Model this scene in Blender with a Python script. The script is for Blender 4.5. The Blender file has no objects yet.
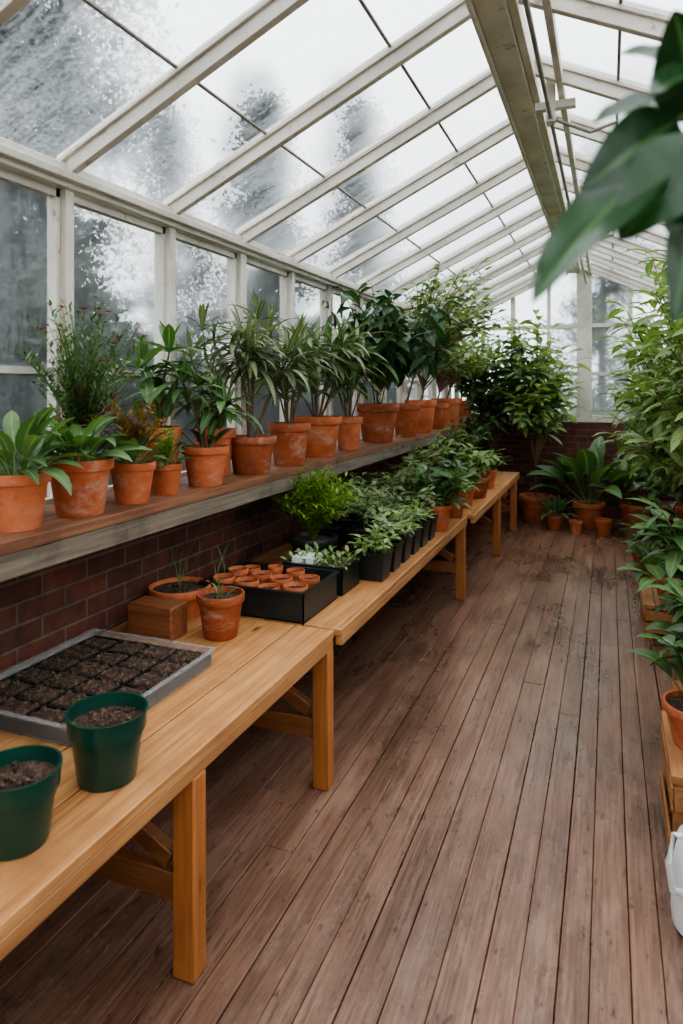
import bpy, math, random
import numpy as np
from mathutils import Vector, Matrix
R = random.Random(7)
scene = bpy.context.scene

# ------------------------------------------------------------------ materials
def new_mat(name):
    m = bpy.data.materials.new(name); m.use_nodes = True
    nt = m.node_tree; nt.nodes.clear()
    out = nt.nodes.new('ShaderNodeOutputMaterial')
    return m, nt, out
def N(nt, t, **kw):
    n = nt.nodes.new(t)
    for k, v in kw.items():
        setattr(n, k, v)
    return n
def ramp(nt, src, stops):
    r = N(nt, 'ShaderNodeValToRGB')
    el = r.color_ramp.elements
    while len(el) < len(stops): el.new(0.5)
    for e, (p, c) in zip(el, stops):
        e.position = p; e.color = (c[0], c[1], c[2], 1) if not isinstance(c, (int, float)) else (c, c, c, 1)
    nt.links.new(src, r.inputs[0]); return r.outputs[0]
def mix(nt, fac, a, b, mode='MIX'):
    m = N(nt, 'ShaderNodeMix', data_type='RGBA', blend_type=mode)
    for s, v in ((m.inputs[0], fac), (m.inputs[6], a), (m.inputs[7], b)):
        if hasattr(v, 'links'): nt.links.new(v, s)
        elif isinstance(v, (int, float)): s.default_value = v
        else: s.default_value = (v[0], v[1], v[2], 1)
    return m.outputs[2]
def noise(nt, scale, detail=4, vec=None, rough=0.55, dist=0):
    n = N(nt, 'ShaderNodeTexNoise'); n.inputs['Scale'].default_value = scale
    n.inputs['Detail'].default_value = detail; n.inputs['Roughness'].default_value = rough
    n.inputs['Distortion'].default_value = dist
    if vec is not None: nt.links.new(vec, n.inputs['Vector'])
    return n.outputs[0]
def coords(nt, scale=(1, 1, 1), island=True):
    tc = N(nt, 'ShaderNodeTexCoord'); mp = N(nt, 'ShaderNodeMapping')
    mp.inputs['Scale'].default_value = scale
    nt.links.new(tc.outputs['Object'], mp.inputs[0])
    if island:
        g = N(nt, 'ShaderNodeNewGeometry'); mu = N(nt, 'ShaderNodeMath', operation='MULTIPLY')
        nt.links.new(g.outputs['Random Per Island'], mu.inputs[0]); mu.inputs[1].default_value = 37.0
        nt.links.new(mu.outputs[0], mp.inputs['Location'])
    return mp.outputs[0]
def island(nt):
    return N(nt, 'ShaderNodeNewGeometry').outputs['Random Per Island']
def bump(nt, h, strength=0.3, dist=0.01):
    b = N(nt, 'ShaderNodeBump'); b.inputs['Strength'].default_value = strength; b.inputs['Distance'].default_value = dist
    nt.links.new(h, b.inputs['Height']); return b.outputs[0]
def pbsdf(nt, out, col, rough=0.5, normal=None, spec=0.5, link=True):
    p = N(nt, 'ShaderNodeBsdfPrincipled')
    if hasattr(col, 'links'): nt.links.new(col, p.inputs['Base Color'])
    else: p.inputs['Base Color'].default_value = (*col, 1)
    if hasattr(rough, 'links'): nt.links.new(rough, p.inputs['Roughness'])
    else: p.inputs['Roughness'].default_value = rough
    p.inputs['Specular IOR Level'].default_value = spec
    if normal is not None: nt.links.new(normal, p.inputs['Normal'])
    if link: nt.links.new(p.outputs[0], out.inputs[0])
    return p

def wood_mat(name, axis, dark, mid, light, rough=0.5, knots=True, bs=0.25, stain=None):
    m, nt, out = new_mat(name)
    sc = [22, 22, 22]; sc['xyz'.index(axis)] = 1.1
    v = coords(nt, sc)
    n1 = noise(nt, 1.6, 6, v, 0.6, 0.8)
    sc2 = [90, 90, 90]; sc2['xyz'.index(axis)] = 3
    n2 = noise(nt, 1.0, 3, coords(nt, sc2), 0.6)
    c = ramp(nt, n1, [(0.3, dark), (0.5, mid), (0.72, light)])
    c = mix(nt, 0.42, c, ramp(nt, n2, [(0.3, dark), (0.7, light)]))
    isl = ramp(nt, island(nt), [(0, 0.78), (1, 1.10)])
    c = mix(nt, 1.0, c, isl, 'MULTIPLY')
    if knots:
        sk = [9, 9, 9]; sk['xyz'.index(axis)] = 2.6
        vo = N(nt, 'ShaderNodeTexVoronoi'); vo.inputs['Scale'].default_value = 1.0
        nt.links.new(coords(nt, sk), vo.inputs['Vector'])
        k = ramp(nt, vo.outputs['Distance'], [(0.07, 1.0), (0.13, 0.0)])
        c = mix(nt, k, c, tuple(x * 0.5 for x in dark))
    n3 = noise(nt, 3.5, 5, coords(nt, (1, 1, 1), False), 0.65)
    c = mix(nt, ramp(nt, n3, [(0.50, 0.0), (0.70, 0.6)]), c, stain or tuple(x * .6 for x in dark))
    pbsdf(nt, out, c, rough, bump(nt, n2, bs, 0.003))
    return m

M = {}
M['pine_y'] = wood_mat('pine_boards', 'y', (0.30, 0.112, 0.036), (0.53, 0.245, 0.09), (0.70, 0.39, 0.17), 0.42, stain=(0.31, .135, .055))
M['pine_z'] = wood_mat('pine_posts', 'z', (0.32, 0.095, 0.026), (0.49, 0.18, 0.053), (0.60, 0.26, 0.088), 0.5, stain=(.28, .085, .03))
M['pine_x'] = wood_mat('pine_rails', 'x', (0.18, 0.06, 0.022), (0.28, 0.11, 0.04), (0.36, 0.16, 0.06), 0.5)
M['shelf_y'] = wood_mat('shelf_boards', 'y', (0.10, 0.036, 0.018), (0.21, 0.083, 0.041), (0.36, 0.170, 0.085), 0.55)
M['grey_y'] = wood_mat('weathered_fascia', 'y', (0.06, 0.043, 0.031), (0.155, 0.12, 0.088), (0.29, 0.24, 0.18), 0.7)
M['block'] = wood_mat('reddish_block_wood', 'x', (0.14, 0.04, 0.015), (0.26, 0.085, 0.03), (0.38, 0.15, 0.06), 0.6, knots=False)
M['shelf2'] = wood_mat('crate_wood', 'y', (0.22, 0.08, 0.03), (0.38, 0.16, 0.06), (0.5, 0.25, 0.10), 0.55)

def floor_mat():
    m, nt, out = new_mat('painted_floorboards')
    n1 = noise(nt, 1.5, 6, coords(nt, (38, 1.0, 38)), 0.7, 0.6)
    n2 = noise(nt, 1.3, 6, coords(nt, (1.6, 0.55, 1), False), 0.65)
    n3 = noise(nt, 34, 4, coords(nt, (1, .35, 1), False), 0.7)
    n4 = noise(nt, 4, 8, coords(nt, (2.2, .45, 1), False), 0.82)
    n5 = noise(nt, 1.0, 4, coords(nt, (120, 4, 120)), 0.6)
    c = ramp(nt, n1, [(0.28, (0.105, 0.047, 0.029)), (0.5, (0.205, 0.103, 0.065)), (0.74, (0.31, 0.172, 0.115))])
    c = mix(nt, .35, c, ramp(nt, n5, [(0.35, (.065, .031, .020)), (.65, (.36, .205, .138))]))
    c = mix(nt, 1.0, c, ramp(nt, island(nt), [(0, 0.86), (0.5, 1.0), (1, 1.08)]), 'MULTIPLY')
    c = mix(nt, ramp(nt, n4, [(0.48, 0.0), (0.60, 0.5)]), c, (0.35, 0.225, 0.165))
    c = mix(nt, 1.0, c, ramp(nt, n2, [(0.34, 0.55), (0.60, 1.1)]), 'MULTIPLY')
    c = mix(nt, ramp(nt, n3, [(0.60, 0.0), (0.68, 0.8)]), c, (0.045, 0.023, 0.015))
    r = ramp(nt, n2, [(0.35, 0.20), (0.65, 0.42)])
    pbsdf(nt, out, c, r, bump(nt, n1, 0.55, 0.004))
    return m
M['floor'] = floor_mat()

def simple(name, col, rough=0.5, var=0.15, scale=12, spec=0.5, b=0.0):
    m, nt, out = new_mat(name)
    n = noise(nt, scale, 4, coords(nt, (1, 1, 1)))
    c = mix(nt, 1.0, col, ramp(nt, n, [(0.3, 1 - var), (0.7, 1 + var)]), 'MULTIPLY')
    pbsdf(nt, out, c, rough, bump(nt, n, b, 0.01) if b else None, spec)
    return m
M['dark'] = simple('dark_subfloor', (0.010, 0.007, 0.006), 0.9)
M['black'] = simple('black_plastic', (0.012, 0.017, 0.016), 0.38)
M['green_plastic'] = simple('green_plastic', (0.004, 0.044, 0.028), 0.32, 0.12)
M['white_plastic'] = simple('white_plastic', (0.75, 0.76, 0.76), 0.35, 0.04)
M['galv'] = simple('aged_iron', (0.22, 0.20, 0.17), 0.55, 0.3)
M['bark'] = simple('stem_bark', (0.14, 0.09, 0.05), 0.8, 0.3, 30)
M['stem'] = simple('green_stem', (0.09, 0.16, 0.04), 0.6, 0.2, 30)
M['treebark'] = simple('tree_bark', (0.03, 0.027, 0.022), 0.9, 0.3, 10)
M['redflower'] = simple('red_petals', (0.6, 0.06, 0.03), 0.5)
M['grass'] = simple('grass_ground', (0.05, 0.08, 0.025), 0.95, 0.4, 3)

def soil():
    m, nt, out = new_mat('potting_soil')
    n = noise(nt, 80, 4, coords(nt)); 
    c = ramp(nt, n, [(0.3, (0.018, 0.009, 0.005)), (0.54, (0.078, 0.041, 0.025)), (0.74, (0.24, 0.15, 0.10))])
    pbsdf(nt, out, c, 0.9, bump(nt, n, 1.0, 0.02)); return m
M['soil'] = soil()

def terracotta(name, a, b, c3):
    m, nt, out = new_mat(name)
    v = coords(nt)
    n = noise(nt, 9, 5, v, 0.65); n2 = noise(nt, 40, 3, v); n3 = noise(nt, 6, 7, coords(nt, (1, 1, 1.8)), .78, .5)
    c = ramp(nt, n, [(0.3, a), (0.55, b), (0.78, c3)])
    oi = N(nt, 'ShaderNodeObjectInfo')
    c = mix(nt, 1.0, c, ramp(nt, oi.outputs['Random'], [(0, (0.58, 0.50, 0.48)), (.5, (.92, .87, .82)), (1, (1.15, 1.2, 1.28))]), 'MULTIPLY')
    c = mix(nt, ramp(nt, n3, [(0.53, 0.0), (0.65, 0.55)]), c, (0.45, 0.33, 0.25))
    c = mix(nt, ramp(nt, n3, [(0.33, 0.65), (0.44, 0.0)]), c, (0.11, 0.055, 0.035))
    pbsdf(nt, out, c, 0.75, bump(nt, n2, 0.12, 0.004), 0.3); return m
M['terra'] = terracotta('terracotta', (0.35, 0.090, 0.034), (0.49, 0.142, 0.056), (0.54, 0.21, 0.105))

def brick():
    m, nt, out = new_mat('red_brick')
    tc = N(nt, 'ShaderNodeTexCoord'); sx = N(nt, 'ShaderNodeSeparateXYZ'); cx = N(nt, 'ShaderNodeCombineXYZ')
    nt.links.new(tc.outputs['Object'], sx.inputs[0])
    ad = N(nt, 'ShaderNodeMath', operation='ADD')
    nt.links.new(sx.outputs[0], ad.inputs[0]); nt.links.new(sx.outputs[1], ad.inputs[1])
    nt.links.new(ad.outputs[0], cx.inputs[0]); nt.links.new(sx.outputs[2], cx.inputs[1])
    bt = N(nt, 'ShaderNodeTexBrick'); nt.links.new(cx.outputs[0], bt.inputs['Vector'])
    bt.inputs['Scale'].default_value = 1.0
    bt.inputs['Brick Width'].default_value = 0.22; bt.inputs['Row Height'].default_value = 0.075
    bt.inputs['Mortar Size'].default_value = 0.006; bt.inputs['Mortar Smooth'].default_value = 0.3
    bt.inputs['Color1'].default_value = (0.14, 0.042, 0.026, 1); bt.inputs['Color2'].default_value = (0.07, 0.026, 0.018, 1)
    bt.inputs['Mortar'].default_value = (0.13, 0.095, 0.07, 1)
    n = noise(nt, 14, 5, coords(nt, island=False))
    c = mix(nt, 1.0, bt.outputs['Color'], ramp(nt, n, [(0.3, 0.65), (0.7, 1.3)]), 'MULTIPLY')
    inv = N(nt, 'ShaderNodeMath', operation='SUBTRACT'); inv.inputs[0].default_value = 1
    nt.links.new(bt.outputs['Fac'], inv.inputs[1])
    pbsdf(nt, out, c, 0.85, bump(nt, inv.outputs[0], 0.8, 0.008)); return m
M['brick'] = brick()

def paint():
    m, nt, out = new_mat('peeling_white_paint')
    v = coords(nt, (1, 1, 1))
    n = noise(nt, 13, 7, v, 0.75); n2 = noise(nt, 2.6, 4, v, .6)
    c = ramp(nt, n2, [(0.3, (0.44, 0.40, 0.34)), (0.65, (0.70, 0.665, 0.60))])
    c = mix(nt, ramp(nt, n, [(0.59, 0.0), (0.66, 0.7)]), c, (0.22, 0.16, 0.11))
    pbsdf(nt, out, c, 0.55, bump(nt, n, 0.2, 0.004)); return m
M['paint'] = paint()

def glass(name, lo, hi, streak, ior=1.03, rg=.42, mixf=.6):
    m, nt, out = new_mat(name)
    n = noise(nt, 1.6, 5, coords(nt, (1, 1, 1), True), 0.6, 0.6)
    n2 = noise(nt, 1.0, 6, coords(nt, streak, True), 0.7, 1.2)
    n3 = noise(nt, 60, 3, coords(nt, (1, 1, 1), True), 0.6)
    f = mix(nt, 0.5, n, n2)
    f = mix(nt, 0.28, f, n3)
    fac = ramp(nt, f, [(0.40, lo), (0.60, hi)])
    tr = N(nt, 'ShaderNodeBsdfTransparent'); tr.inputs[0].default_value = (0.95, 0.97, 0.965, 1)
    rf = N(nt, 'ShaderNodeBsdfRefraction'); rf.inputs['Color'].default_value = (.95, .97, .965, 1)
    rf.inputs['Roughness'].default_value = rg; rf.inputs['IOR'].default_value = ior
    m0 = N(nt, 'ShaderNodeMixShader'); m0.inputs[0].default_value = mixf
    nt.links.new(tr.outputs[0], m0.inputs[1]); nt.links.new(rf.outputs[0], m0.inputs[2])
    tl = N(nt, 'ShaderNodeBsdfTranslucent'); tl.inputs[0].default_value = (0.66, 0.71, 0.74, 1)
    mx = N(nt, 'ShaderNodeMixShader'); nt.links.new(fac, mx.inputs[0])
    nt.links.new(m0.outputs[0], mx.inputs[1]); nt.links.new(tl.outputs[0], mx.inputs[2])
    gl = N(nt, 'ShaderNodeBsdfGlossy'); gl.inputs['Roughness'].default_value = 0.08
    m2 = N(nt, 'ShaderNodeMixShader'); m2.inputs[0].default_value = 0.04
    nt.links.new(mx.outputs[0], m2.inputs[1]); nt.links.new(gl.outputs[0], m2.inputs[2])
    nt.links.new(m2.outputs[0], out.inputs[0]); return m
M['glass_wall'] = glass('misted_glass', 0.02, 0.20, (7, 7, 1.2), mixf=.65)
M['glass_roof'] = glass('grimy_roof_glass', 0.02, 0.32, (2.0, 9, 2.0), mixf=.65)
def clearp():
    m, nt, out = new_mat('clear_plastic')
    tr = N(nt, 'ShaderNodeBsdfTransparent'); tr.inputs[0].default_value = (.9, .9, .9, 1)
    p = pbsdf(nt, out, (0.6, 0.6, 0.6), 0.2, link=False)
    mx = N(nt, 'ShaderNodeMixShader'); mx.inputs[0].default_value = 0.20
    nt.links.new(tr.outputs[0], mx.inputs[1]); nt.links.new(p.outputs[0], mx.inputs[2]); nt.links.new(mx.outputs[0], out.inputs[0])
    return m
M['clear'] = clearp()

def leafmat(name, c1, c2, rib=None, rough=0.42, transl=0.25, edge=None, spec=0.5):
    m, nt, out = new_mat(name)
    at = N(nt, 'ShaderNodeAttribute', attribute_name='luv'); sx = N(nt, 'ShaderNodeSeparateXYZ')
    nt.links.new(at.outputs['Vector'], sx.inputs[0])
    c = mix(nt, island(nt), c1, c2)
    ab = N(nt, 'ShaderNodeMath', operation='ABSOLUTE'); nt.links.new(sx.outputs[0], ab.inputs[0])
    if edge: c = mix(nt, ramp(nt, ab.outputs[0], [(0.6, 0.0), (0.85, 1.0)]), c, edge)
    if rib: c = mix(nt, ramp(nt, ab.outputs[0], [(0.05, 0.8), (0.16, 0.0)]), c, rib)
    p = pbsdf(nt, out, c, rough, spec=spec, link=False)
    tl = N(nt, 'ShaderNodeBsdfTranslucent'); nt.links.new(mix(nt, 1.0, c, (1.3, 1.5, 0.7), 'MULTIPLY'), tl.inputs[0])
    mx = N(nt, 'ShaderNodeMixShader'); mx.inputs[0].default_value = transl
    nt.links.new(p.outputs[0], mx.inputs[1]); nt.links.new(tl.outputs[0], mx.inputs[2]); nt.links.new(mx.outputs[0], out.inputs[0])
    return m
L = {
 'mid':   leafmat('leaf_mid_green', (0.042, 0.098, 0.030), (0.12, 0.21, 0.072), (0.23, 0.33, 0.15)),
 'olive': leafmat('leaf_grey_olive', (0.058, 0.088, 0.040), (0.19, 0.23, 0.12), (0.34, 0.37, 0.22)),
 'dark':  leafmat('leaf_dark_green', (0.016, 0.048, 0.020), (0.055, 0.115, 0.045), (0.09, 0.17, 0.06), 0.35, 0.18),
 'bright':leafmat('leaf_bright_green', (0.14, 0.25, 0.03), (0.29, 0.40, 0.07), None, 0.5, 0.35),
 'lime':  leafmat('leaf_light_vine', (0.12, 0.20, 0.06), (0.32, 0.41, 0.17), (0.38, 0.47, 0.22), 0.42, 0.3),
 'varieg':leafmat('leaf_variegated', (0.09, 0.15, 0.06), (0.20, 0.27, 0.12), (0.3, 0.4, 0.2), 0.45, 0.28, (0.46, 0.50, 0.33)),
 'fore':  leafmat('leaf_glossy_large', (0.008, 0.034, 0.009), (0.020, 0.066, 0.018), (0.07, 0.15, 0.05), 0.25, 0.14),
 'red':   leafmat('leaf_reddish', (0.25, 0.07, 0.03), (0.3, 0.22, 0.05), None, 0.5, 0.3),
 'tree':  leafmat('tree_foliage', (0.015, 0.023, 0.016), (0.048, 0.058, 0.040), None, 0.8, 0.08),
}

# ------------------------------------------------------------------ room constants
XL, XR, YB, YF = -1.85, 1.13, 8.7, -2.4
XC = -0.38; ZE = 2.33; TA = 0.488
def roofz(x): return ZE + 0.04 + ((x - XL) if x < XC else (2 * XC - x - XL)) * TA
ZR = roofz(XC)
XRE = 2 * XC - XL

# ------------------------------------------------------------------ mesh builder
class MB:
    def __init__(s): s.v = []; s.f = []; s.m = []; s.sm = []; s.uv = []; s.mats = []
    def mi(s, mat):
        if mat not in s.mats: s.mats.append(mat)
        return s.mats.index(mat)
    def add(s, vs, fs, mat, smooth=False, uvs=None):
        o = len(s.v); k = s.mi(mat)
        s.v.extend([tuple(p) for p in vs]); s.uv.extend(uvs if uvs else [(9, 0, 0)] * len(vs))
        for f in fs: s.f.append(tuple(i + o for i in f)); s.m.append(k); s.sm.append(smooth)
    def box(s, x0, x1, y0, y1, z0, z1, mat):
        vs = [(x, y, z) for x in (x0, x1) for y in (y0, y1) for z in (z0, z1)]
        s.add(vs, [(0, 1, 3, 2), (4, 6, 7, 5), (0, 4, 5, 1), (2, 3, 7, 6), (0, 2, 6, 4), (1, 5, 7, 3)], mat)
    def beam(s, a, b, w, h, mat, up=(0, 0, 1)):
        a = Vector(a); b = Vector(b); d = (b - a).normalized(); sd = d.cross(Vector(up)).normalized(); u = sd.cross(d)
        vs = [p + sd * (i * w / 2) + u * (j * h / 2) for p in (a, b) for i in (-1, 1) for j in (-1, 1)]
        s.add(vs, [(0, 1, 3, 2), (4, 6, 7, 5), (0, 4, 5, 1), (2, 3, 7, 6), (0, 2, 6, 4), (1, 5, 7, 3)], mat)
    def lathe(s, cx, cy, z, prof, mat, n=28, smooth=True):
        vs = []; fs = []
        for r, h in prof:
            for i in range(n):
                a = 2 * math.pi * i / n; vs.append((cx + r * math.cos(a), cy + r * math.sin(a), z + h))
        for k in range(len(prof) - 1):
            for i in range(n):
                j = (i + 1) % n; fs.append((k * n + i, k * n + j, (k + 1) * n + j, (k + 1) * n + i))
        s.add(vs, fs, mat, smooth)
    def disc(s, cx, cy, z, r, mat, n=28, rough=0.006):
        vs = [(cx, cy, z + rough)]; fs = []
        rings = 4
        for k in range(1, rings + 1):
            for i in range(n):
                a = 2 * math.pi * i / n; rr = r * k / rings
                vs.append((cx + rr * math.cos(a), cy + rr * math.sin(a), z + (R.uniform(-rough, rough) if k < rings else 0)))
        for i in range(n): fs.append((0, 1 + i, 1 + (i + 1) % n))
        for k in range(rings - 1):
            for i in range(n):
                j = (i + 1) % n; a = 1 + k * n; b = 1 + (k + 1) * n; fs.append((a + i, b + i, b + j, a + j))
        s.add(vs, fs, mat)
    def tube(s, pts, r0, r1, mat, n=5):
        vs = []; fs = []; m = len(pts)
        for k, p in enumerate(pts):
            p = Vector(p); d = (Vector(pts[min(k + 1, m - 1)]) - Vector(pts[max(k - 1, 0)])).normalized()
            up = Vector((0, 0, 1)) if abs(d.z) < 0.9 else Vector((1, 0, 0))
            a = d.cross(up).normalized(); b = a.cross(d); r = r0 + (r1 - r0) * k / max(1, m - 1)
            for i in range(n):
                t = 2 * math.pi * i / n; vs.append(p + a * (r * math.cos(t)) + b * (r * math.sin(t)))
        for k in range(m - 1):
            for i in range(n):
                j = (i + 1) % n; fs.append((k * n + i, k * n + j, (k + 1) * n + j, (k + 1) * n + i))
        fs.append(tuple(range((m - 1) * n, m * n)))
        s.add(vs, fs, mat, True)
    def leaf(s, p, d, ln, w, mat, droop=0.6, fold=0.25, seg=5, shape='lance', wave=0.0, roll=0.0, cols=1, up=None):
        p = Vector(p); d = Vector(d).normalized()
        if up is None:
            up = Vector((0, 0, 1))
            if abs(d.z) > 0.97: up = Vector((math.cos(roll * 7), math.sin(roll * 7), 0.1))
        sd = d.cross(Vector(up)).normalized()
        if roll: sd = Matrix.Rotation(roll, 3, d) @ sd
        vs = []; uv = []; st = ln / seg; nc = 2 * cols + 1
        for k in range(seg + 1):
            t = k / seg
            if shape == 'lance': ww = w * 0.5 * (math.sin(math.pi * min(1, t * 0.97 + 0.03)) ** 0.8)
            elif shape == 'ovate': ww = w * 0.5 * (math.sin(math.pi * (t ** 0.72)) ** 0.75 if 0 < t < 1 else 0.02)
            else: ww = w * 0.5 * math.sin(math.pi * (t ** 1.25)) ** 0.8 if 0 < t < 1 else 0.0005
            ww = max(ww, w * 0.012)
            n = sd.cross(d)
            for c in range(-cols, cols + 1):
                q = c / cols
                off = fold * ww * abs(q) + wave * w * math.sin(t * 14 + c) * abs(q)
                vs.append(p + sd * (q * ww) + n * off); uv.append((q, t, 0))
            p = p + d * st
            nd = Matrix.Rotation(-droop / seg, 3, sd) @ d
            if nd.z < -0.985: nd = d
            d = nd.normalized()
        fs = []
        for k in range(seg):
            for c in range(nc - 1):
                a = k * nc + c; fs.append((a, a + 1, a + nc + 1, a + nc))
        s.add(vs, fs, mat, True, uv)
    def clamp(s):
        o = []
        for x, y, z in s.v:
            x = min(max(x, XL + .03), XRE); y = min(y, YB - .03); z = min(z, roofz(x) - .12); o.append((x, y, z))
        s.v = o
    def build(s, name, parent=None, bevel=0, sharp=True):
        me = bpy.data.meshes.new(name); me.from_pydata(s.v, [], s.f)
        for m in s.mats: me.materials.append(m)
        me.polygons.foreach_set('material_index', s.m); me.polygons.foreach_set('use_smooth', s.sm)
        if any(u[0] < 5 for u in s.uv):
            at = me.attributes.new('luv', 'FLOAT_VECTOR', 'POINT')
            at.data.foreach_set('vector', [c for u in s.uv for c in u])
        if sharp: me.set_sharp_from_angle(angle=math.radians(38))
        me.update(); ob = bpy.data.objects.new(name, me); scene.collection.objects.link(ob)
        if parent: ob.parent = parent
        if bevel:
            b = ob.modifiers.new('bevel', 'BEVEL'); b.width = bevel; b.segments = 2; b.limit_method = 'ANGLE'
        return ob
def empty(name):
    e = bpy.data.objects.new(name, None); scene.collection.objects.link(e); e.empty_display_size = 0.1; return e

# ------------------------------------------------------------------ shell
mb = MB(); x = XL
while x < XRE + 0.02:
    w = R.choice([.092, .102, .108, .080]); y = YF + R.uniform(-3.0, 0)
    g1 = R.choice([.0005, .001, .0022]); g2 = R.choice([.0005, .001, .002])
    while y < YB:
        ln = R.choice([3.2, 4.0, 4.8]) + R.uniform(-.4, .4)
        y0 = max(y, YF); y1 = min(y + ln - 0.002, YB)
        if y1 - y0 > 0.05:
            dz = R.uniform(-0.0025, 0.0)
            mb.box(x + g1, min(x + w - g2, XRE + .03), y0, y1, -0.025, dz, M['floor'])
        y += ln
    x += w
mb.box(XL, XRE + .03, YF, YB, -0.05, -0.0251, M['dark'])
mb.build('floor', bevel=0.0022)

mb = MB(); mb.box(XL - 0.2, XL, YF - .2, YB + .2, -0.05, 1.06, M['brick'])
mb.box(XL - 0.22, XL + 0.005, YF, YB, 1.06, 1.10, M['paint']); mb.build('wall_left')
mb = MB(); mb.box(XRE + .03, XRE + .23, YF - .2, YB + .2, -0.05, 1.06, M['brick'])
mb.box(XRE + .02, XRE + .24, YF, YB, 1.06, 1.10, M['paint']); mb.build('wall_right')
mb = MB(); mb.box(XL, XRE + .03, YB, YB + .2, -0.05, 1.14, M['brick'])
mb.box(XL, XRE + .03, YB - .01, YB + .2, 1.14, 1.18, M['paint']); mb.build('wall_back')
mb = MB(); mb.box(XL, XRE + .03, YF - .2, YF, -0.05, 1.14, M['brick'])
mb.box(XL, XRE + .03, YF - .2, YF + .01, 1.14, 1.18, M['paint']); mb.build('wall_front')

BY = 0.64; Y0 = 1.96
ys = [Y0 + BY * k for k in range(-6, 11)]
edges = [YF] + ys + [YB]
wn = 1
for side, xw in (('L', XL), ('R', XRE + .03)):
    sgn = -1 if side == 'L' else 1
    for k in range(len(edges) - 1):
        a, b = edges[k], edges[k + 1]
        mb = MB(); wpost = 0.062 if (k % 3 == 0) else 0.042
        xo, xi = xw + sgn * 0.09, xw
        lo, hi = min(xo, xi), max(xo, xi)
        zb, zt = 1.10, ZE - 0.05
        mb.box(lo, hi, a, a + wpost, zb, zt, M['paint'])
        xm = (lo + hi) / 2
        mb.box(xm - .018, xm + .018, a + wpost, b, zb, zb + 0.05, M['paint'])
        mb.box(xm - .018, xm + .018, a + wpost, b, zt - 0.03, zt, M['paint'])
        mb.box(xm - .012, xm + .012, a + wpost, b, 1.60, 1.625, M['paint'])
        mb.box(xm - .018, xm + .018, a + wpost, a + wpost + .018, zb, zt, M['paint'])
        mb.box(xm - .018, xm + .018, b - .018, b, zb, zt, M['paint'])
        mb.add([(xm, a + wpost, zb), (xm, b, zb), (xm, b, zt), (xm, a + wpost, zt)], [(0, 1, 2, 3)], M['glass_wall'])
        mb.build('window_%d' % wn); wn += 1

ceil = empty('ceiling')
mb = MB()
mb.box(XL - .10, XL + 0.02, YF, YB, ZE - .05, ZE + .035, M['paint'])
mb.box(XL + .02, XL + .05, YF, YB, ZE - .03, ZE + .0, M['paint'])
mb.box(XRE + .01, XRE + .13, YF, YB, ZE - .05, ZE + .035, M['paint'])
mb.build('eave_plates', ceil, bevel=0.004)
mb = MB()
mb.box(XC - .035, XC + .035, YF, YB, ZR - 0.10, ZR + .03, M['paint'])
mb.box(XC - .075, XC + .035, YF, YB, ZR - 0.15, ZR - .10, M['paint'])
mb.box(XC - .095, XC - .076, YF, YB, ZR - 0.17, ZR - .04, M['paint'])
mb.box(XC + .036, XC + .07, YF, YB, ZR - 0.135, ZR - .04, M['paint'])
mb.box(XC + .16, XC + .19, YF, YB, ZR - 0.17, ZR - .11, M['paint'])
mb.build('ridge_beam', ceil, bevel=0.004)
mb = MB()
for y in [YF + .03] + ys + [YB - .03]:
    w = 0.034
    for xe in (XL - .03, XRE + .03):
        mb.beam((xe, y, roofz(XL) - .03), (XC, y, ZR - .03), w, 0.075, M['paint'])
        mb.beam((xe, y, roofz(XL) - .005), (XC, y, ZR - .005), w + .026, 0.018, M['paint'])
        mb.beam((xe, y, roofz(XL) + .018), (XC, y, ZR + .018), 0.022, 0.02, M['paint'])
mb.build('rafters', ceil, bevel=0.003)
mb = MB()
for xq in (-1.35, -0.80, 0.04, 0.60):
    z = roofz(xq) + .012
    mb.beam((xq, YF, z), (xq, YB, z), 0.012, 0.008, M['galv'], up=(0, 0, 1))
mb.build('glazing_bars', ceil)
mb = MB()
for y in (0.9, 1.9, 3.3, 5.8):
    mb.box(XC + .11, XC + .15, y, y + .05, ZR - .30, ZR - .10, M['paint'])
    mb.box(XC + .06, XC + .24, y + .005, y + .045, ZR - .24, ZR - .205, M['paint'])
    mb.tube([(XC + .13, y + .02, ZR - .28), (XC + .30, y + .1, ZR - .34), (XC + .42, y + .12, ZR - .30)], .008, .008, M['galv'], 8)
mb.tube([(XC + .13, YF, ZR - .28), (XC + .13, YB, ZR - .28)], .010, .010, M['galv'], 10)
mb.build('vent_gear', ceil)
mb = MB()
for k in range(len(edges) - 1):
    a, b = edges[k], edges[k + 1]
    for (xa, xb) in ((XL - .08, -1.35), (-1.35, -0.80), (-0.80, XC), (XC, 0.04), (0.04, .60), (.60, XRE + .1)):
        za = ZE + 0.04 + ((xa - XL) if xa < XC else (2 * XC - xa - XL)) * TA + .01
        zb = ZE + 0.04 + ((xb - XL) if xb <= XC else (2 * XC - xb - XL)) * TA + .01
        mb.add([(xa, a, za), (xb, a, zb), (xb, b, zb), (xa, b, za)], [(0, 1, 2, 3)], M['glass_roof'])
mb.build('roof_glass', ceil)

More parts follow.
